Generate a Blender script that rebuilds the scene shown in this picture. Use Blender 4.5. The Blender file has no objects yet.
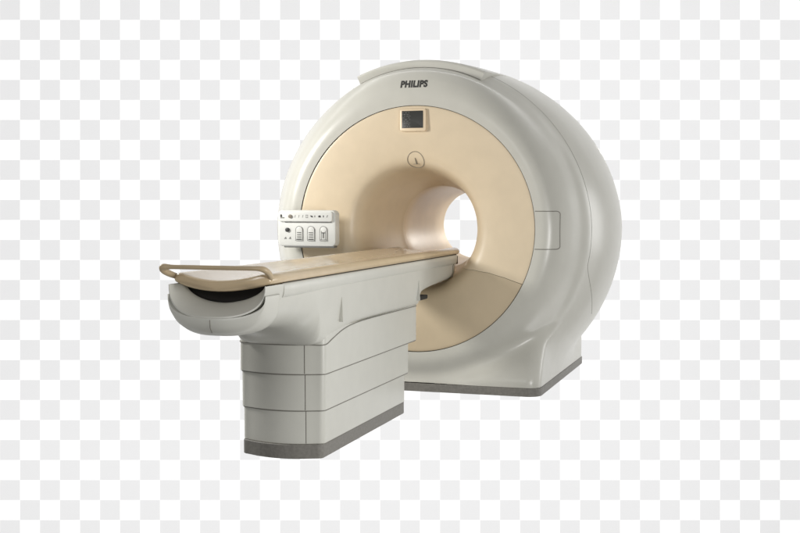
import bpy, bmesh, math, random
import numpy as np
from mathutils import Vector, Matrix
from mathutils.bvhtree import BVHTree
random.seed(3)
S = bpy.context.scene
col = S.collection
PI = math.pi
CX, CZ = -2.59, 1.19          # axis of the bore (runs along +Y)

# ------------------------------------------------------------------ materials
def mat(name, color, rough=0.4, noise=0.03, nscale=9.0, bump=0.0, bscale=400.0, coat=0.0, spec=0.5, metallic=0.0):
    m = bpy.data.materials.new(name); m.use_nodes = True
    nt = m.node_tree; b = nt.nodes['Principled BSDF']
    b.inputs['Roughness'].default_value = rough
    b.inputs['Metallic'].default_value = metallic
    b.inputs['Specular IOR Level'].default_value = spec
    b.inputs['Coat Weight'].default_value = coat
    b.inputs['Coat Roughness'].default_value = 0.08
    tc = nt.nodes.new('ShaderNodeTexCoord')
    nz = nt.nodes.new('ShaderNodeTexNoise'); nz.inputs['Scale'].default_value = nscale; nz.inputs['Detail'].default_value = 5
    nt.links.new(tc.outputs['Object'], nz.inputs['Vector'])
    rp = nt.nodes.new('ShaderNodeValToRGB')
    lo = [c * (1 - noise) for c in color]; hi = [min(1, c * (1 + noise)) for c in color]
    rp.color_ramp.elements[0].position = 0.35; rp.color_ramp.elements[0].color = (*lo, 1)
    rp.color_ramp.elements[1].position = 0.65; rp.color_ramp.elements[1].color = (*hi, 1)
    nt.links.new(nz.outputs['Fac'], rp.inputs['Fac'])
    nt.links.new(rp.outputs['Color'], b.inputs['Base Color'])
    # roughness variation: hand marks, wiping
    n2 = nt.nodes.new('ShaderNodeTexNoise'); n2.inputs['Scale'].default_value = nscale * 0.25; n2.inputs['Detail'].default_value = 3
    nt.links.new(tc.outputs['Object'], n2.inputs['Vector'])
    mr = nt.nodes.new('ShaderNodeMapRange')
    mr.inputs['To Min'].default_value = rough * 0.88; mr.inputs['To Max'].default_value = rough * 1.15
    nt.links.new(n2.outputs['Fac'], mr.inputs['Value']); nt.links.new(mr.outputs['Result'], b.inputs['Roughness'])
    if bump:
        n3 = nt.nodes.new('ShaderNodeTexNoise'); n3.inputs['Scale'].default_value = bscale; n3.inputs['Detail'].default_value = 2
        nt.links.new(tc.outputs['Object'], n3.inputs['Vector'])
        bp = nt.nodes.new('ShaderNodeBump'); bp.inputs['Strength'].default_value = bump; bp.inputs['Distance'].default_value = 0.002
        nt.links.new(n3.outputs['Fac'], bp.inputs['Height']); nt.links.new(bp.outputs['Normal'], b.inputs['Normal'])
    return m

M = {
 'white':  mat('moulded_grey_white_plastic', (0.565, 0.555, 0.50), 0.31, 0.015, bump=0.05),
 'tablew': mat('table_grey_white_plastic', (0.605, 0.60, 0.545), 0.34, 0.015, bump=0.10),
 'beige':  mat('beige_plastic', (0.71, 0.59, 0.42), 0.36, 0.02, bump=0.16),
 'beige_shade': mat('beige_plastic_shaded', (0.60, 0.49, 0.335), 0.42, 0.02, bump=0.16),  # beige darkened to paint shade onto the lower cover
 'cream':  mat('bore_liner_plastic', (0.77, 0.625, 0.44), 0.38, 0.02, bump=0.08),
 'pallet': mat('tabletop_beige_gloss', (0.60, 0.47, 0.30), 0.21, 0.03, coat=0.3),
 'handle': mat('handle_beige', (0.50, 0.39, 0.245), 0.38, 0.03),
 'plinth': mat('grey_plinth_rubber', (0.20, 0.19, 0.17), 0.55, 0.10, 60, bump=0.5, bscale=300),
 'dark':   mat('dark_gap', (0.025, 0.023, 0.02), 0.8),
 'seam':   mat('seam_shadow_line', (0.20, 0.19, 0.165), 0.7),
 'screen': mat('screen_glass', (0.04, 0.04, 0.036), 0.35),
 'ink':    mat('black_print', (0.035, 0.035, 0.033), 0.5),
 'greyink':mat('grey_print', (0.16, 0.16, 0.15), 0.5),
 'dots':   mat('display_text', (0.19, 0.19, 0.18), 0.5),
 'panel':  mat('control_panel_plastic', (0.70, 0.70, 0.665), 0.40, 0.015),
 'knob':   mat('grey_knob', (0.22, 0.19, 0.15), 0.45),
}

# ------------------------------------------------------------------ helpers
def sharpen(bm, ang=38):
    bm.normal_update()
    a = math.radians(ang)
    for e in bm.edges:
        if len(e.link_faces) == 2 and e.calc_face_angle(0) > a: e.smooth = False
    for f in bm.faces: f.smooth = True

def obj(name, bm, m, parent=None, ang=38, recalc=True):
    if recalc: bmesh.ops.recalc_face_normals(bm, faces=bm.faces)
    sharpen(bm, ang)
    me = bpy.data.meshes.new(name); bm.to_mesh(me); bm.free()
    me.materials.append(m)
    o = bpy.data.objects.new(name, me); col.objects.link(o)
    if parent:
        o.parent = parent
        base = parent
        while base.parent: base = base.parent
        if parent == base:
            o.matrix_parent_inverse = Matrix.Translation(base.location).inverted()
    return o

def thing(name, label, cat, loc):
    o = bpy.data.objects.new(name, None); col.objects.link(o)
    o.location = loc; o['label'] = label; o['category'] = cat
    o.empty_display_size = 0.1
    return o

def grid(rows, close_u=False, close_v=False, bm=None):
    bm = bm or bmesh.new()
    V = [[bm.verts.new(p) for p in r] for r in rows]
    n, k = len(V), len(V[0])
    for i in range(n if close_v else n - 1):
        for j in range(k if close_u else k - 1):
            a, b, c, d = V[i][j], V[i][(j+1) % k], V[(i+1) % n][(j+1) % k], V[(i+1) % n][j]
            try: bm.faces.new((a, b, c, d))
            except ValueError: pass
    return bm, V

def cap(bm, ring):
    try: bm.faces.new(ring)
    except ValueError: pass

def tube(pts, r, seg=8, bm=None, closed=False):
    bm = bm or bmesh.new()
    pts = [Vector(p) for p in pts]; n = len(pts); rows = []
    rr = r if isinstance(r, (list, tuple)) else [r] * n
    up = Vector((0.13, 0.27, 0.95)).normalized()
    for i, p in enumerate(pts):
        a = pts[(i-1) % n] if (closed or i > 0) else p
        b = pts[(i+1) % n] if (closed or i < n-1) else p
        t = (b - a).normalized()
        s = t.cross(up)
        if s.length < 1e-3: s = t.cross(Vector((1, 0, 0)))
        s.normalize(); u = s.cross(t)
        rows.append([p + (s * math.cos(2*PI*j/seg) + u * math.sin(2*PI*j/seg)) * rr[i] for j in range(seg)])
    bm, V = grid(rows, close_u=True, close_v=closed, bm=bm)
    if not closed: cap(bm, V[0]); cap(bm, V[-1])
    return bm

def box(bm, x0, x1, y0, y1, z0, z1, bev=0.0, seg=3):
    g = bmesh.ops.create_cube(bm, size=1)
    vs = g['verts']
    for v in vs:
        v.co = Vector((x0 + (v.co.x + .5) * (x1-x0), y0 + (v.co.y + .5) * (y1-y0), z0 + (v.co.z + .5) * (z1-z0)))
    if bev:
        es = list({e for v in vs for e in v.link_edges})
        bmesh.ops.bevel(bm, geom=es, offset=bev, segments=seg, profile=.5, affect='EDGES')
    return bm

def rrect(x0, x1, z0, z1, r, n=6):
    out = []
    for cx, cz, a0 in ((x1-r, z1-r, 0), (x0+r, z1-r, 90), (x0+r, z0+r, 180), (x1-r, z0+r, 270)):
        for i in range(n+1):
            a = math.radians(a0 + 90*i/n); out.append((cx + r*math.cos(a), cz + r*math.sin(a)))
    return out

def slab_y(out, y0, y1, bev=0.004):
    """outline in x,z extruded along y (front y0) with a soft front edge"""
    c = np.mean(out, axis=0); rows = []
    def sc(d):
        r = []
        n = len(out)
        for i, (x, z) in enumerate(out):
            a = out[i-1]; b = out[(i+1) % n]
            t = Vector((b[0]-a[0], b[1]-a[1])).normalized(); nn = Vector((t.y, -t.x))
            r.append((x - nn.x*d, z - nn.y*d))
        return r
    for yy, d in ((y0, bev), (y0 + bev*.3, bev*.3), (y0 + bev, 0), (y1, 0)):
        rows.append([(x, yy, z) for x, z in sc(d)])
    bm, V = grid(rows, close_u=True); cap(bm, V[0]); cap(bm, V[-1])
    return bm

def catmull(P, n=8):
    P = [np.array(p, float) for p in P]
    out = []
    for i in range(len(P)-1):
        p0 = P[max(i-1, 0)]; p1 = P[i]; p2 = P[i+1]; p3 = P[min(i+2, len(P)-1)]
        for k in range(n):
            t = k/n
            out.append(.5*((2*p1) + (-p0+p2)*t + (2*p0-5*p1+4*p2-p3)*t*t + (-p0+3*p1-3*p2+p3)*t**3))
    out.append(P[-1]); return np.array(out)

# ================================================================== GANTRY
G = thing('mri_scanner', 'large round grey-white scanner with a beige ring face around its open bore', 'scanner', (CX, 9.2, 0))

prof = catmull([(.905, 8.245), (.96, 8.240), (1.005, 8.250), (1.045, 8.275), (1.085, 8.318), (1.13, 8.39), (1.185, 8.495), (1.25, 8.61), (1.325, 8.84),
                (1.37, 9.15), (1.36, 9.45), (1.30, 9.72), (1.20, 9.92), (1.06, 10.06), (.85, 10.12)], 14)
poly = np.vstack([[(.2, 8.245)], prof, [(.2, 10.12)]])

def poly_sdf(r, y):
    d = np.full(r.shape, 1e9); inside = np.zeros(r.shape, bool)
    n = len(poly)
    for i in range(n):
        ax, ay = poly[i]; bx, by = poly[(i+1) % n]
        ex, ey = bx-ax, by-ay
        t = np.clip(((r-ax)*ex + (y-ay)*ey) / (ex*ex+ey*ey), 0, 1)
        d = np.minimum(d, np.hypot(r-ax-t*ex, y-ay-t*ey))
        c = ((ay > y) != (by > y)) & (r < (bx-ax)*(y-ay)/((by-ay) if by != ay else 1e-9) + ax)
        inside ^= c
    return np.where(inside, -d, d)

def smin(a, b, k):
    h = np.clip(.5 + .5*(b-a)/k, 0, 1)
    return b*(1-h) + a*h - k*h*(1-h)

def ktheta(th):
    s = np.clip(np.sin(th), 0, 1)
    return 1 - 0.082*s**1.3

def sdf(x, y, z):      # x,z relative to axis
    r = np.hypot(x, z); th = np.arctan2(z, x)
    k = ktheta(th)
    w = np.clip((r-1.12)/.26, 0, 1); w = w*w*(3-2*w)
    rp = r / (1 - (1-k)*w)
    rt = np.interp(r, [0, .92, 1.10, 1.16, 1.19, 1.24, 1.285, 1.6], [0, .92, 1.015, 1.06, 1.125, 1.25, 1.37, 1.75])
    bt = np.exp(-np.abs((th-PI/2)/math.radians(34))**2.6)
    rp = rp*(1-bt) + rt*bt
    body = poly_sdf(rp, y)
    # base block: rounded box, cut on its front by the ring cove
    R = .10
    hx, ht = .945, -CZ + .80
    qx = np.abs(x) - (hx-R); qy = np.maximum(8.215 + R + 1.3*np.maximum(z+CZ-.09, 0)**1.5 - y, y - (10.15-R))
    qz = z - (ht-R)
    bxs = np.sqrt(np.maximum(qx, 0)**2 + np.maximum(qy, 0)**2 + np.maximum(qz, 0)**2) + np.minimum(np.maximum(np.maximum(qx, qy), qz), 0) - R
    cut = 1.10 - r
    cut = np.where(y < 8.9, cut, -1.0)
    bxs = -smin(-bxs, -cut, .15)
    return smin(body, bxs, .12)

NT, NP = 600, 220
th = np.linspace(-PI/2, 3*PI/2, NT, endpoint=False)
r0, y0 = .80, 9.2
phi0 = math.atan2(8.245-y0, .905-r0)
phis = np.linspace(phi0, math.radians(88), NP)
T, Pp = np.meshgrid(th, phis, indexing='ij')
dr, dy = np.cos(Pp), np.sin(Pp)
def ev(t):
    r = r0 + dr*t; y = y0 + dy*t
    return sdf(r*np.cos(T), y, r*np.sin(T))
tmax = 1.35
lo = np.zeros_like(T); hi = np.full_like(T, tmax)
steps = np.linspace(tmax, .3, 40)
found = np.zeros(T.shape, bool)
for a, b in zip(steps[:-1], steps[1:]):
    ins = (ev(np.full_like(T, b)) < 0) & ~found
    lo[ins] = b; hi[ins] = a; found |= ins
for _ in range(12):
    mid = (lo+hi)/2; ins = ev(mid) < 0
    lo = np.where(ins, mid, lo); hi = np.where(ins, hi, mid)
rr = r0 + dr*lo; yy = y0 + dy*lo
X = rr*np.cos(T) + CX; Z = np.maximum(rr*np.sin(T) + CZ, .062); Y = yy
rows = [[(X[i, j], Y[i, j], Z[i, j]) for j in range(NP)] for i in range(NT)]
bm, V = grid(rows, close_v=True)
bmesh.ops.remove_doubles(bm, verts=bm.verts, dist=1e-5)
body = obj('body_cover', bm, M['white'], G, ang=50)
bvh = BVHTree.FromPolygons([v.co[:] for v in body.data.vertices], [p.vertices[:] for p in body.data.polygons])
def onto(x, z, off=0.0):              # point on the cover seen from the front at x,z
    h, n, i, d = bvh.ray_cast(Vector((x, 6.5, z)), Vector((0, 1, 0)))
    if h is None: return Vector((x, 8.3, z))
    return h + Vector((0, -off, 0))
def radial(ang, y, off=0.0):
    d = Vector((math.cos(ang), 0, math.sin(ang)))
    h, n, i, dd = bvh.ray_cast(Vector((CX, y, CZ)) + d*2.5, -d)
    return h + d*off

def revolve(pr, a0=0, a1=2*PI, n=180, afun=None, dyo=0):
    rows = []
    full = afun is None and abs(a1-a0-2*PI) < 1e-6
    for (r, y) in pr:
        b0, b1 = afun(r) if afun else (a0, a1)
        cnt = n if full else n+1
        rows.append([(CX + r*math.cos(b0+(b1-b0)*i/n), y+dyo, CZ + r*math.sin(b0+(b1-b0)*i/n)) for i in range(cnt)])
    return grid(rows, close_u=full)[0]

# plinth
def plan_box(x0, x1, y0, y1, r, n=8):
    return rrect(x0, x1, y0, y1, r, n)
def slab_z(out, z0, z1, bev=.004):
    rows = []
    n = len(out)
    def off(d):
        o = []
        for i, (x, y) in enumerate(out):
            a = out[i-1]; b = out[(i+1) % n]
            t = Vector((b[0]-a[0], b[1]-a[1])).normalized()
            o.append((x - t.y*d, y + t.x*d))
        return o
    for z, d in ((z0, bev), (z0+bev, 0), (z1-bev, 0), (z1, bev)):
        rows.append([(x, y, z) for x, y in off(d)])
    bm, V = grid(rows, close_u=True); cap(bm, V[0]); cap(bm, V[-1])
    return bm
obj('plinth', slab_z(plan_box(CX-.95, CX+.95, 8.208, 10.155, .10), 0, .060, .003), M['plinth'], G)

# beige front cover with funnel, split by the seam above its lower part
fprof = catmull([(.902, 8.30), (.902, 8.260), (.897, 8.251), (.86, 8.250), (.76, 8.254), (.66, 8.262), (.58, 8.274), (.52, 8.292), (.478, 8.328), (.447, 8.39),
                 (.418, 8.51), (.390, 8.68), (.364, 8.84), (.342, 8.96), (.330, 9.01), (.328, 9.03), (.34, 9.035)], 6)
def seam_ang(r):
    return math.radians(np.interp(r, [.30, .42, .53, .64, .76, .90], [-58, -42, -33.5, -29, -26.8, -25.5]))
fco = obj('front_cover', revolve(fprof, n=220, afun=lambda r: (seam_ang(r)+.0022, PI - seam_ang(r)-.0022)), M['beige'], G)
obj('lower_cover', revolve([p for p in fprof], n=120, afun=lambda r: (-PI - seam_ang(r)+.0022, seam_ang(r)-.0022), dyo=.006), M['beige_shade'], G)
obj('seam_shade_backing', revolve([(.915, 8.27), (.89, 8.272), (.80, 8.275), (.68, 8.285), (.60, 8.305), (.54, 8.345), (.50, 8.405), (.48, 8.46), (.45, 8.6), (.40, 8.8), (.36, 8.95), (.34, 9.03)]), M['dark'], G)  # added dark backing paints the depth shade of the open seams
# bore liner and rear flare
obj('bore_liner', revolve(catmull([(.341, 9.034), (.343, 9.06), (.335, 9.10), (.325, 9.2), (.316, 9.5), (.308, 9.85), (.298, 10.02), (.296, 10.09), (.330, 10.125)], 5)), M['cream'], G)
obj('rear_cover', revolve([(.335, 10.12), (.36, 10.133), (.42, 10.135), (.86, 10.132), (.88, 10.10)]), M['white'], G)
bm = bmesh.new()
box(bm, -.02, .02, -.012, .012, -.006, .006, .003)
for v in bm.verts:
    a = math.radians(48); p = v.co.copy()
    v.co = Vector((CX + .312*math.cos(a) + p.x*math.sin(a), 9.99 + p.y, CZ + .312*math.sin(a) - p.x*math.cos(a)*-1))
obj('bore_sensor', bm, M['knob'], G)

# raised top panel (an arc strip on the crown of the cover)
A0, A1 = math.radians(66.6), math.radians(113.4)
rows = []
NA = 60
for (ri, yy_) in ((1.14, 8.395), (1.236, 8.395), (1.247, 8.403), (1.253, 8.42), (1.262, 8.60), (1.278, 8.9), (1.288, 9.2), (1.285, 9.5), (1.24, 9.75), (1.1, 9.85)):
    rows.append([(CX + ri*math.cos(A0+(A1-A0)*i/NA), yy_, CZ + ri*math.sin(A0+(A1-A0)*i/NA)) for i in range(NA+1)])
bm, V = grid(rows)
cap(bm, [r[0] for r in V]); cap(bm, [r[-1] for r in V])
obj('top_panel', bm, M['white'], G, ang=30)
# dark joint below the top panel
pts = []
for i in range(50):
    a = A0+(A1-A0)*i/49
    pts.append((CX + 1.185*math.cos(a), 8.424, CZ + 1.185*math.sin(a)))
obj('panel_edge_joint', tube([radial(A0+(A1-A0)*(i+.5)/60, 8.3935, .0) for i in range(60)], .0030, 6), M['seam'], G)
# joint between front and rear covers
pts = [radial(math.radians(-12 + i*(204)/160), 8.61, -.0005) for i in range(161)]
tail = []
for i in range(1, 26):
    t = i/25
    tail.append(radial(math.radians(-12 - 17*t), 8.61 + .42*t**1.4, -.0005))
tube(pts, .0028, 6).free()
obj('cover_joint', tube(list(reversed(tail)) + pts, .0019, 6), M['seam'], G)
# access panel on the right of the ring
out = rrect(CX+.86, CX+1.072, CZ-.135, CZ+.135, .022, 5)
path = []
for i in range(len(out)):
    a, b = out[i], out[(i+1) % len(out)]
    nseg = max(1, int(math.hypot(b[0]-a[0], b[1]-a[1])/.01))
    for k in range(nseg):
        path.append(onto(a[0]+(b[0]-a[0])*k/nseg, a[1]+(b[1]-a[1])*k/nseg, -.0003))
path = [p for p in path if math.hypot(p.x-CX, p.z-CZ) > .912]
# start where the outline leaves the beige ring
k0 = max(range(len(path)), key=lambda i: (path[i]-path[i-1]).length)
path = path[k0:] + path[:k0]
obj('access_panel', tube(path, .0032, 6), M['seam'], G)

# lettering, laid onto the cover
def text_bm(s, size, shear=0, offset=0.0, xs=1.0):
    c = bpy.data.curves.new('t', 'FONT'); c.body = s; c.size = size; c.shear = shear; c.offset = offset
    c.align_x = 'CENTER'; c.align_y = 'CENTER'; c.resolution_u = 4; c.space_character = 1.09
    o = bpy.data.objects.new('t', c); col.objects.link(o)
    bpy.context.view_layer.update()
    me = bpy.data.meshes.new_from_object(o.evaluated_get(bpy.context.evaluated_depsgraph_get()))
    bm = bmesh.new(); bm.from_mesh(me)
    bpy.data.objects.remove(o); bpy.data.curves.remove(c); bpy.data.meshes.remove(me)
    for v in bm.verts: v.co.x *= xs
    return bm
bm = text_bm('PHILIPS', .066, .12, .0036, 1.0)
w = max(v.co.x for v in bm.verts) - min(v.co.x for v in bm.verts)
bmesh.ops.subdivide_edges(bm, edges=[e for e in bm.edges if e.calc_length() > .02], cuts=2)
TX, TZ = -2.590, 2.247
for v in bm.verts:
    x = TX + v.co.x * .208 / w; z = TZ + v.co.y
    v.co = onto(x, z, .0015)
obj('lettering', bm, M['ink'], G)

# status display
dsp = obj('display', slab_y(rrect(-2.692, -2.492, 1.905, 2.070, .018), 8.232, 8.27, .006), M['cream'], G)
scr = obj('screen', slab_y(rrect(-2.676, -2.514, 1.929, 2.054, .003), 8.230, 8.25, .0008), M['screen'], dsp)
bm = bmesh.new()
for i in range(9):
    for j in range(7):
        if random.random() < .55:
            x = -2.668 + j*.0085 + random.uniform(-.001, .001); z = 2.041 - i*.0125
            box(bm, x, x + random.choice([.003, .0045, .006]), 8.2288, 8.231, z-.0022, z+.0022)
obj('screen_text', bm, M['dots'], dsp)

# round positioning mark above the bore
fb = None
def fy(r):  # front cover depth at radius
    k = int(np.argmin(np.abs(fprof[:, 0]-r)+ (fprof[:,1]>8.6)*5)); return fprof[k, 1]
def fpt(x, z, off=.0):
    r = math.hypot(x-CX, z-CZ)
    order = [(p[0], p[1]) for p in fprof[18:]][::-1]
    return Vector((x, float(np.interp(r, [o[0] for o in order], [o[1] for o in order])) - off, z))
MC = Vector((-2.590, 8.300, 1.694))                 # small round cover, tilted with the funnel edge
mu = Vector((0, -.050, .118)).normalized(); mv = Vector((1, 0, 0)); mn = mv.cross(mu); mn = mn if mn.y < 0 else -mn
def mp_(a, b, o=0.0): return MC + mv*a + mu*b + mn*o
fcb = BVHTree.FromPolygons([v.co[:] for v in fco.data.vertices], [p.vertices[:] for p in fco.data.polygons])
def on_f(a, b, o=0.0):
    h, n, i, d = fcb.ray_cast(mp_(a, b, .25), -mn)
    return (h if h else mp_(a, b)) + mn*o
mk = obj('positioning_light', tube([on_f(.063*math.cos(t), .070*math.sin(t)) for t in np.linspace(0, 2*PI, 56, endpoint=False)], .0028, 6, closed=True), M['knob'], G)
obj('pointer', tube([on_f(-.003, .022, .001), on_f(.0, 0, .001), on_f(.001, -.030, .001)], [.003, .005, .0065], 8), M['knob'], mk)
obj('tick_line', tube([on_f(-.026+.0065*i, -.032) for i in range(9)], .0016, 6), M['knob'], mk)

# control panel on the left
PX0, PX1, PZ0, PZ1, PY = -3.600, -3.135, 1.062, 1.330, 8.07
cp = obj('control_panel', slab_y(rrect(PX0, PX1, PZ0, PZ1, .035, 8), PY, PY+.075, .014), M['panel'], G)
bm = slab_y(rrect(PX0+.012, PX1-.022, 1.245, 1.322, .018, 6), PY-.016, PY+.02, .006)
obj('raised_strip', bm, M['panel'], cp)
bm = slab_y(rrect(PX0+.05, PX1-.012, 1.052, 1.068, .007, 4), PY+.004, PY+.065, .003)
obj('lower_grip', bm, M['greyink'], cp)
bm = slab_y(rrect(PX0+.06, PX1-.03, 1.238, 1.2448, .002, 3), PY-.006, PY+.02, .001)  # dark slab paints the shade below the raised strip
obj('strip_painted_shade', bm, M['greyink'], cp)
obj('mounting_arm', box(bmesh.new(), -3.45, -3.25, PY+.07, 8.30, 1.12, 1.27, .02), M['panel'], cp)
def icon_mesh(polys, y, m, nm, par, th=.0015):
    if nm in ('tick_symbol', 'coil_symbol', 'motion_symbol', 'arrow_symbol') and len(polys) > 1:
        for P in polys: icon_mesh([P], y, m, nm, par, th)
        return
    bm = bmesh.new()
    for P in polys:
        a = [bm.verts.new((x, y, z)) for x, z in P]; b = [bm.verts.new((x, y+th, z)) for x, z in P]
        n = len(P)
        bm.faces.new(a); bm.faces.new(b[::-1])
        for i in range(n): bm.faces.new((a[i], b[i], b[(i+1) % n], a[(i+1) % n]))
    return obj(nm, bm, m, par)
def circ(x, z, r, n=14): return [(x+r*math.cos(2*PI*i/n), z+r*math.sin(2*PI*i/n)) for i in range(n)]
def rc(x, z, w, h): return [(x-w/2, z-h/2), (x+w/2, z-h/2), (x+w/2, z+h/2), (x-w/2, z+h/2)]
def px(u): return PX0 + (u-70)/(640-70)*(PX1-PX0)      # positions across the plate
def pz(v): return PZ1 - (v-120)/(490-120)*(PZ1-PZ0)
yi = PY-.0168
zt = pz(183)
sym = []
sym += [[(px(105), zt+.014), (px(122), zt+.016), (px(128), zt-.004), (px(112), zt-.006)], rc(px(128), zt-.011, .034, .008), rc(px(115), zt+.002, .02, .008)]
icon_mesh(sym, yi, M['greyink'], 'patient_symbol', cp)
kn = obj('knob', slab_y(circ(px(207), zt, .014, 20), yi-.010, yi+.002, .003), M['knob'], cp)
icon_mesh([[(px(u)-.004, zt-.010), (px(u)-.001, zt-.010), (px(u)+.005, zt+.008), (px(u)+.001, zt+.010)] for u in (253, 290, 328)], yi, M['greyink'], 'tick_symbol', cp)
icon_mesh([rc(px(369), zt+.010, .02, .003), rc(px(369), zt-.010, .02, .003), rc(px(362), zt, .003, .018), rc(px(377), zt, .003, .018)], yi, M['greyink'], 'table_symbol', cp)
icon_mesh([[(px(400), zt+.008), (px(425), zt+.004), (px(430), zt-.008), (px(410), zt-.006)], rc(px(447), zt, .006, .014)], yi, M['ink'], 'motion_symbol', cp)
icon_mesh([[(px(478), zt+.004), (px(500), zt+.009), (px(508), zt-.007), (px(484), zt-.008)], rc(px(530), zt, .008, .014), [(px(560), zt-.008), (px(566), zt-.008), (px(574), zt+.009), (px(568), zt+.009)]], yi, M['ink'], 'coil_symbol', cp)
yj = PY-.0012
kb = obj('stop_knob', slab_y(circ(px(171), pz(322), .016, 20), PY-.014, PY+.002, .004), M['ink'], cp)
icon_mesh([[(px(u)-.012, pz(415)), (px(u)+.010, pz(415)), (px(u)+.002, pz(392))] for u in (150, 196)], yj, M['greyink'], 'arrow_symbol', cp)
for u in (287, 403, 524):
    x = px(u); hw = .027; zb_, zs = pz(432), pz(322)
    o_ = [(x-hw, zb_), (x+hw, zb_), (x+hw, zs)] + [(x+hw*math.cos(a), zs + .027*math.sin(a)) for a in np.linspace(0, PI, 12)[1:-1]] + [(x-hw, zs)]
    bt = obj('table_button', slab_y(o_, PY-.006, PY+.002, .002), M['panel'], cp)
    bm = tube([(a, PY-.0055, b) for a, b in o_], .0020, 6, closed=True)
    for k in range(4 if u < 500 else 1):
        zz = pz(350 + 22*k)
        box(bm, x-.017, x+.017, PY-.0075, PY-.005, zz-.0035, zz+.0035)
    if u > 500:
        box(bm, x-.005, x+.005, PY-.0075, PY-.005, pz(405), pz(345)); box(bm, x-.017, x-.014, PY-.0075, PY-.005, pz(420), pz(330)); box(bm, x+.014, x+.017, PY-.0075, PY-.005, pz(420), pz(330))
    box(bm, x-.024, x+.024, PY-.0075, PY-.005, pz(424), pz(418))
    obj('button_symbol', bm, M['greyink'], cp)

# ================================================================== PATIENT TABLE
TXC = -2.60
K = thing('patient_table', 'long table with beige top and handle on a stepped grey-white pedestal', 'table', (TXC, 6.6, 0))

def plan(hw, yf, yb, bulge=.055, rc_=.040, n=8):
    """pedestal outline, counter-clockwise: curved front, rounded front corners"""
    P = []
    # back right -> back left
    for a in np.linspace(0, 90, 6): P.append((TXC+hw-.03+.03*math.cos(math.radians(a)), yb-.03+.03*math.sin(math.radians(a))))
    for a in np.linspace(90, 180, 6): P.append((TXC-hw+.03+.03*math.cos(math.radians(a)), yb-.03+.03*math.sin(math.radians(a))))
    # left front corner
    ycor = yf + bulge
    for a in np.linspace(180, 262, n): P.append((TXC-hw+rc_+rc_*math.cos(math.radians(a)), ycor+rc_+rc_*math.sin(math.radians(a))))
    for t in np.linspace(-1, 1, 15)[1:-1]: P.append((TXC + t*(hw-rc_), yf + bulge*t*t))
    for a in np.linspace(278, 360, n): P.append((TXC+hw-rc_+rc_*math.cos(math.radians(a)), ycor+rc_+rc_*math.sin(math.radians(a))))
    P = [(x - .012*max(0, min(1, (TXC-x)/.2)), y) for x, y in P]
    return P
obj('table_plinth', slab_z(plan(.233, 5.818, 7.348), 0, .078, .003), M['plinth'], K)
sk = []
specs = [(.237, 5.834, 7.345, .078, .30, .003), (.244, 5.828, 7.405, .262, .52, .003), (.251, 5.821, 7.56, .462, .70, .003)]
for hw, yf, yb, z0, z1, bv in specs:
    s = obj('pedestal_skirt', slab_z(plan(hw, yf, yb), z0, z1, bv), M['tablew'], K)
    sk.append(s)
    # upright joints in the front panel
    def fr(x, hw=hw, yf=yf):
        t = (x-TXC)/(hw-.040); return yf + .055*t*t if abs(t) <= 1 else None
    bm = tube([(TXC+.146, fr(TXC+.146)+.0005, z0+.004), (TXC+.146, fr(TXC+.146)+.0005, min(z1-.01, [.258, .458, .63][len(sk)-1]))], .0024, 6)
    obj('panel_joint', bm, M['seam'], s)
    bm = tube([(TXC-hw-.006, yf+.055+.034, z0+.004), (TXC-hw-.006, yf+.055+.034, min(z1-.01, [.258, .458, .60][len(sk)-1]))], .0024, 6)
    obj('panel_joint', bm, M['seam'], s)
    obj('lower_joint_shade', tube([(x, y, z0-.001) for x, y in plan(hw-.0055, yf+.0055, yb-.003)], .0045, 6, closed=True), M['seam'], s)  # dark tube marks the joint and paints shade under the overhang

def ssec(hw, zt, zb, n, y, cnt=48):
    P = []
    for i in range(cnt+1):
        t = PI*i/cnt
        c, s = math.cos(t), math.sin(t)
        P.append((TXC + hw*math.copysign(abs(c)**(2/n), c), y, zt-(zt-zb)*abs(s)**(2/n)))
    return P
# table body: overhanging neck in the front, box over the pedestal, thin beak into the bore
ys = [(5.24, .252, .990, .764, 2.7), (5.48, .254, .990, .750, 2.8), (5.64, .255, .990, .730, 3.0), (5.73, .256, .990, .700, 3.4), (5.78, .257, .990, .665, 4.2), (5.805, .258, .990, .635, 5.5), (5.83, .2585, .990, .622, 7), (5.90, .259, .990, .622, 9), (6.02, .259, .990, .648, 12),
      (6.15, .259, .990, .672, 14), (6.32, .259, .990, .688, 14), (6.6, .259, .990, .693, 14), (7.2, .259, .990, .690, 14), (7.55, .259, .990, .688, 14), (7.585, .258, .990, .695, 12), (7.63, .257, .990, .725, 9),
      (7.72, .256, .990, .757, 7), (7.95, .255, .990, .778, 6), (8.25, .254, .990, .795, 6), (8.48, .252, .990, .806, 6), (8.52, .248, .990, .815, 6)]
rows = [ssec(q[1], q[2], q[3], q[4], q[0]) for q in catmull(ys, 5)]
bm, V = grid(rows)
cap(bm, V[0]); cap(bm, V[-1])
for i in range(len(V)-1):
    try: bm.faces.new((V[i][0], V[i+1][0], V[i+1][-1], V[i][-1]))
    except ValueError: pass
tb = obj('table_body', bm, M['tablew'], K, ang=30)
# moulded rail under the tabletop
for sx in (-1, 1):
    bm = bmesh.new(); rows = []
    for y in (5.315, 5.34, 8.50, 8.535):
        e = .006 if 5.33 < y < 8.52 else 0
        xo = [.250, .257+e, .2625+e, .2635+e, .262+e, .258+e, .2545, .250]; zz = [.994, .994, .988, .965, .943, .932, .925, .922]
        rows.append([(TXC + sx*a, y, b) for a, b in zip(xo, zz)])
    bm, V = grid(rows); cap(bm, V[0]); cap(bm, V[-1])
    obj('side_rail', bm, M['tablew'], K, ang=50)
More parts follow.
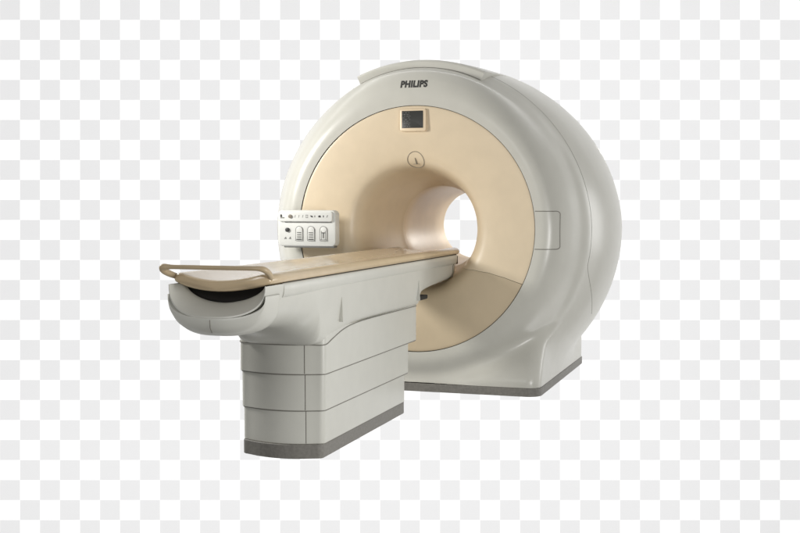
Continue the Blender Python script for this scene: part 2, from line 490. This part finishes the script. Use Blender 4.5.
# cable hooks along the side
for sx in (1, -1):
    for yy_ in (6.105, 7.56):
        bm = bmesh.new()
        a = [(yy_+.012, .868), (yy_-.030, .742), (yy_-.022, .728), (yy_+.034, .744)]
        x0 = TXC + sx*.258
        lo_ = [bm.verts.new((x0-.004*sx, y, z)) for y, z in a]
        hi_ = [bm.verts.new((x0 + sx*d, y, z)) for (y, z), d in zip(a, (.002, .022, .022, .003))]
        bm.faces.new(lo_); bm.faces.new(hi_[::-1])
        for i in range(4): bm.faces.new((lo_[i], hi_[i], hi_[(i+1) % 4], lo_[(i+1) % 4]))
        bmesh.ops.bevel(bm, geom=bm.edges[:], offset=.0015, segments=2, affect='EDGES')
        obj('cable_hook', bm, M['tablew'], K)
# beak details: end joint and latch
bm = tube([(TXC+.2625, 8.44, .93), (TXC+.2560, 8.44, .915), (TXC+.2565, 8.44, .86), (TXC+.250, 8.44, .82)], .002, 6)
obj('end_joint', bm, M['seam'], K)
obj('end_latch', box(bmesh.new(), TXC+.2480, TXC+.2640, 8.5355, 8.552, .925, .985, .003), M['dark'], K)
obj('beak_dark_block', box(bmesh.new(), TXC-.14, TXC+.235, 7.58, 7.86, .716, .745, .005), M['dark'], K)  # dark block under the start of the beak

# head-end cup
def cup_sec(hw, zb, y, n=2.7, zt=.992): return ssec(hw, zt, zb, n, y, 56)
def arcy(rows_, b):   # bow the end outwards in the middle
    return [(x, y - b*(1-((x-TXC)/.27)**2), z) for x, y, z in rows_]
# lip round the mouth
spec = [(.208, .909, 5.32, 1.85, 0.0), (.210, .906, 5.28, 1.85, .03), (.214, .903, 5.215, 1.85, .05), (.221, .896, 5.197, 1.95, .055), (.244, .868, 5.150, 2.35, .065), (.255, .846, 5.112, 2.6, .070), (.2585, .838, 5.110, 2.65, .070), (.260, .836, 5.14, 2.7, .06), (.261, .836, 5.25, 2.7, .0), (.262, .836, 5.325, 2.7, 0), (.25, .84, 5.332, 2.7, 0)]
rows = [arcy(cup_sec(hw, zb, y, n), b) for hw, zb, y, n, b in spec]
bm, V = grid(rows)
hc = obj('head_cup', bm, M['tablew'], K, ang=34)
# lower shell under the lip
spec = [(.254, .844, 5.125, 2.65, .066), (.2600, .838, 5.104, 2.65, .071), (.2615, .832, 5.102, 2.65, .072), (.262, .795, 5.104, 2.65, .071), (.2625, .768, 5.118, 2.6, .066), (.263, .750, 5.145, 2.6, .055), (.2645, .742, 5.185, 2.6, .03), (.266, .741, 5.225, 2.7, .01), (.2665, .742, 5.255, 2.7, 0), (.264, .745, 5.262, 2.7, 0), (.25, .76, 5.264, 2.7, 0)]
rows = [arcy(cup_sec(hw, zb, y, n, .945), b) for hw, zb, y, n, b in spec]
bm, V = grid(rows)
obj('lower_shell', bm, M['tablew'], K, ang=34)
bm, V = grid([arcy(cup_sec(.2155, .902, 5.226, 1.85), .02), arcy(cup_sec(.01, .96, 5.227, 1.9), .02)])
obj('cup_cavity_shade', bm, M['dark'], K)  # flat dark sheet closes the mouth as painted shade
obj('cup_joint', tube([(TXC+.002, 5.0298, .832), (TXC+.002, 5.0305, .815), (TXC+.002, 5.0325, .795), (TXC+.002, 5.0515, .768)], .0022, 6), M['seam'], K)
# lining: dark colour paints the shade inside the cup mouth
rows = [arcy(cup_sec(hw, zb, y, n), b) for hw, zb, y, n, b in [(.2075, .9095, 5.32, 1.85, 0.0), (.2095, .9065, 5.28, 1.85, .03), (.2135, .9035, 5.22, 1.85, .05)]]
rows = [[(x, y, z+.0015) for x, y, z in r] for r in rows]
obj('cup_lining_shade', grid(rows)[0], M['dark'], K)
# joint and painted overhang shade along the lower edge of the body, on the face of the upper skirt
cs = catmull(ys, 5)
jp = [(x, y, float(np.interp(y, cs[6:, 0], np.minimum(cs[6:, 3], .70))) + (.002 if y > 6 else .0)) for x, y in plan(.2525, 5.8195, 7.562)]
dense = []
for i in range(len(jp)):
    p, q = Vector(jp[i]), Vector(jp[(i+1) % len(jp)])
    k = max(1, int((q-p).length/.03))
    for t in range(k):
        r = p.lerp(q, t/k)
        r.z = float(np.interp(r.y, cs[6:, 0], np.minimum(cs[6:, 3], .70))) + .006*min(1, max(0, (r.y-5.86)/.3)) if r.y > 5.86 else .622
        dense.append(r)
jp = dense
obj('body_joint_shade', tube(jp, .0028, 6, closed=True), M['seam'], K)
# tabletop: shallow trough with rolled edges
def psec(y, e=0.0, dz=0.0):
    top = []
    hw = .262 - e
    xs = np.linspace(1, -1, 33)
    P = [(hw-.008, .998+e), (hw, 1.004+e), (hw+.002, 1.018), (hw-.003, 1.032-e*.5), (hw-.015, 1.043-e), (hw-.032, 1.047-e)]
    for t in xs:
        x = t*(hw-.05); P.append((x, 1.046 - .030*(1-t*t) - e))
    P += [(-(a), b) for a, b in reversed(P[:6])]
    for t in np.linspace(-.92, .92, 15):
        P.append((t*(hw-.008), .998 - .038*(1-t*t) + e))
    return [(TXC+a, y, b+dz) for a, b in P]
rows = []
for y, e in [(5.165, .012), (5.168, .006), (5.176, .002), (5.19, 0), (5.4, 0), (6, 0), (7, 0), (8, 0), (8.58, 0), (8.612, .004), (8.62, .012)]:
    s = psec(y, e)
    b = .06*max(0, 1-(y-5.165)/.5)
    rows.append([(x, yy_ - b*(1-((x-TXC)/.27)**2), z) for x, yy_, z in s])
bm, V = grid(rows, close_u=True); cap(bm, V[0]); cap(bm, V[-1])
tt = obj('tabletop', bm, M['pallet'], K, ang=50)
# dark gap under tabletop
bm = box(bmesh.new(), TXC-.2555, TXC+.2555, 5.33, 8.54, .9885, 1.001)
obj('gap_strip', bm, M['dark'], K)
# front lip of the tabletop (matt beige)
rows = []
for a, dyv in ((0, 0), (1, 0)):
    pass
# handle
hp = []
def H(x, y, z): hp.append((TXC+x, y, z))
H(-.245, 5.20, 1.020); H(-.262, 5.15, 1.036); H(-.280, 5.105, 1.056); H(-.282, 5.088, 1.070); H(-.268, 5.082, 1.078)
H(-.20, 5.080, 1.079); H(-.10, 5.080, 1.079); H(.0, 5.080, 1.079); H(.1, 5.080, 1.079); H(.20, 5.082, 1.079)
H(.242, 5.092, 1.077); H(.259, 5.108, 1.068); H(.262, 5.135, 1.053); H(.257, 5.175, 1.030)
hp = catmull(hp, 5)
rad = [.0108 + .006*math.exp(-((p[0]-(TXC-.275))/.03)**2) + .004*math.exp(-((p[0]-(TXC+.262))/.03)**2) for p in hp]
obj('handle', tube([tuple(p) for p in hp], rad, 14), M['handle'], K)

# ================================================================== CAMERA
f_px, yaw, pitch = 1177.0, math.radians(18.1), math.radians(3.2)
cam = bpy.data.cameras.new('camera'); co = bpy.data.objects.new('camera', cam); col.objects.link(co)
co.location = (0, 0, 1.4)
co.rotation_euler = (math.radians(90)-pitch, 0, yaw)
cam.sensor_width = 36; cam.lens = 36*f_px/800; cam.clip_end = 200
S.camera = co

# ================================================================== BACKDROP
D = 17.0
F = Vector((-math.sin(yaw)*math.cos(pitch), math.cos(yaw)*math.cos(pitch), -math.sin(pitch)))
Rr = Vector((math.cos(yaw), math.sin(yaw), 0)); Uu = Rr.cross(F)
sq = 20*D/f_px
bm = bmesh.new()
HWb, HHb = 34*sq, 24*sq
box(bm, -HWb, HWb, -HHb, HHb, -.05, 0)
bd = obj('backdrop', bm, None or M['panel'], None)
bd.rotation_euler = co.rotation_euler
bd.location = co.location + F*D
bd['kind'] = 'structure'
m = bpy.data.materials.new('checked_backdrop_cloth'); m.use_nodes = True
nt = m.node_tree; b = nt.nodes['Principled BSDF']; b.inputs['Roughness'].default_value = .9; b.inputs['Specular IOR Level'].default_value = 0
tc = nt.nodes.new('ShaderNodeTexCoord'); mp = nt.nodes.new('ShaderNodeMapping')
mp.inputs['Scale'].default_value = (1/sq, 1/sq, 0)
# square corners: photo corner (0,0) lies 20 squares left and 13.325 squares up of the middle
mp.inputs['Location'].default_value = (101, 100-13.325, .5)
ck = nt.nodes.new('ShaderNodeTexChecker'); ck.inputs['Scale'].default_value = 1
ck.inputs['Color1'].default_value = (.96, .96, .96, 1); ck.inputs['Color2'].default_value = (.73, .73, .735, 1)
nt.links.new(tc.outputs['Object'], mp.inputs['Vector']); nt.links.new(mp.outputs['Vector'], ck.inputs['Vector'])
nt.links.new(ck.outputs['Color'], b.inputs['Base Color'])
bd.data.materials.clear(); bd.data.materials.append(m)

# ================================================================== LIGHT
W = bpy.data.worlds.new('World'); S.world = W; W.use_nodes = True
bg = W.node_tree.nodes['Background']; bg.inputs['Color'].default_value = (1, .99, .975, 1); bg.inputs['Strength'].default_value = 0.22

def area(name, loc, target, sx, sy, power, color=(1, 1, 1), up=None):
    l = bpy.data.lights.new(name, 'AREA'); l.shape = 'RECTANGLE'; l.size = sx; l.size_y = sy; l.energy = power; l.color = color
    o = bpy.data.objects.new(name, l); col.objects.link(o); o.location = loc
    d = (Vector(target) - Vector(loc)).normalized()
    up = up or Vector((0, 0, 1))
    x = d.cross(up).normalized(); y = x.cross(d)
    o.rotation_euler = Matrix((x, y, -d)).transposed().to_euler()
    return o
area('key_softbox', (-5.3, 6.2, 2.3), (-2.9, 8.3, 1.2), .6, .7, 98, (1, .985, .95))
area('added_bore_light', (-1.75, 11.6, 1.75), (-2.75, 9.6, 1.15), .5, .5, 17, (1, .96, .90))  # unseen lamp added behind the gantry to brighten the bore
area('side_softbox', (.9, 4.8, .8), (-2.4, 6.9, .8), .7, .8, 78, (1, .995, .98))
area('rim_softbox', (2.4, 11.6, 1.5), (-1.6, 9.5, 1.3), 1.4, 2.4, 46)
area('front_fill', (-2.7, 2.5, 2.3), (-2.6, 5.8, .5), 1.0, 1.0, 23)  # fill lamp added to lift the table front
# lamps added to whiten the backdrop evenly: two tall banks left and right plus top and bottom, outside the frame, aimed at the backdrop
ctr = bd.location
for sx in (-1, 1):
    area('added_backdrop_light', ctr + Rr*sx*10.0 - F*5.54, ctr + Rr*sx*3.13, .8, 16.0, 350, up=Uu)
for sy in (-1, 1):
    area('added_backdrop_light', ctr + Uu*sy*6.24 - F*6.99, ctr - Uu*sy*1.12, 15.0, .8, 518, up=Uu)

vs = S.view_settings; S.display_settings.display_device = 'sRGB'
vs.view_transform = 'Standard'; vs.look = 'None'; vs.exposure = 0; vs.gamma = 1
S.render.engine = 'CYCLES'
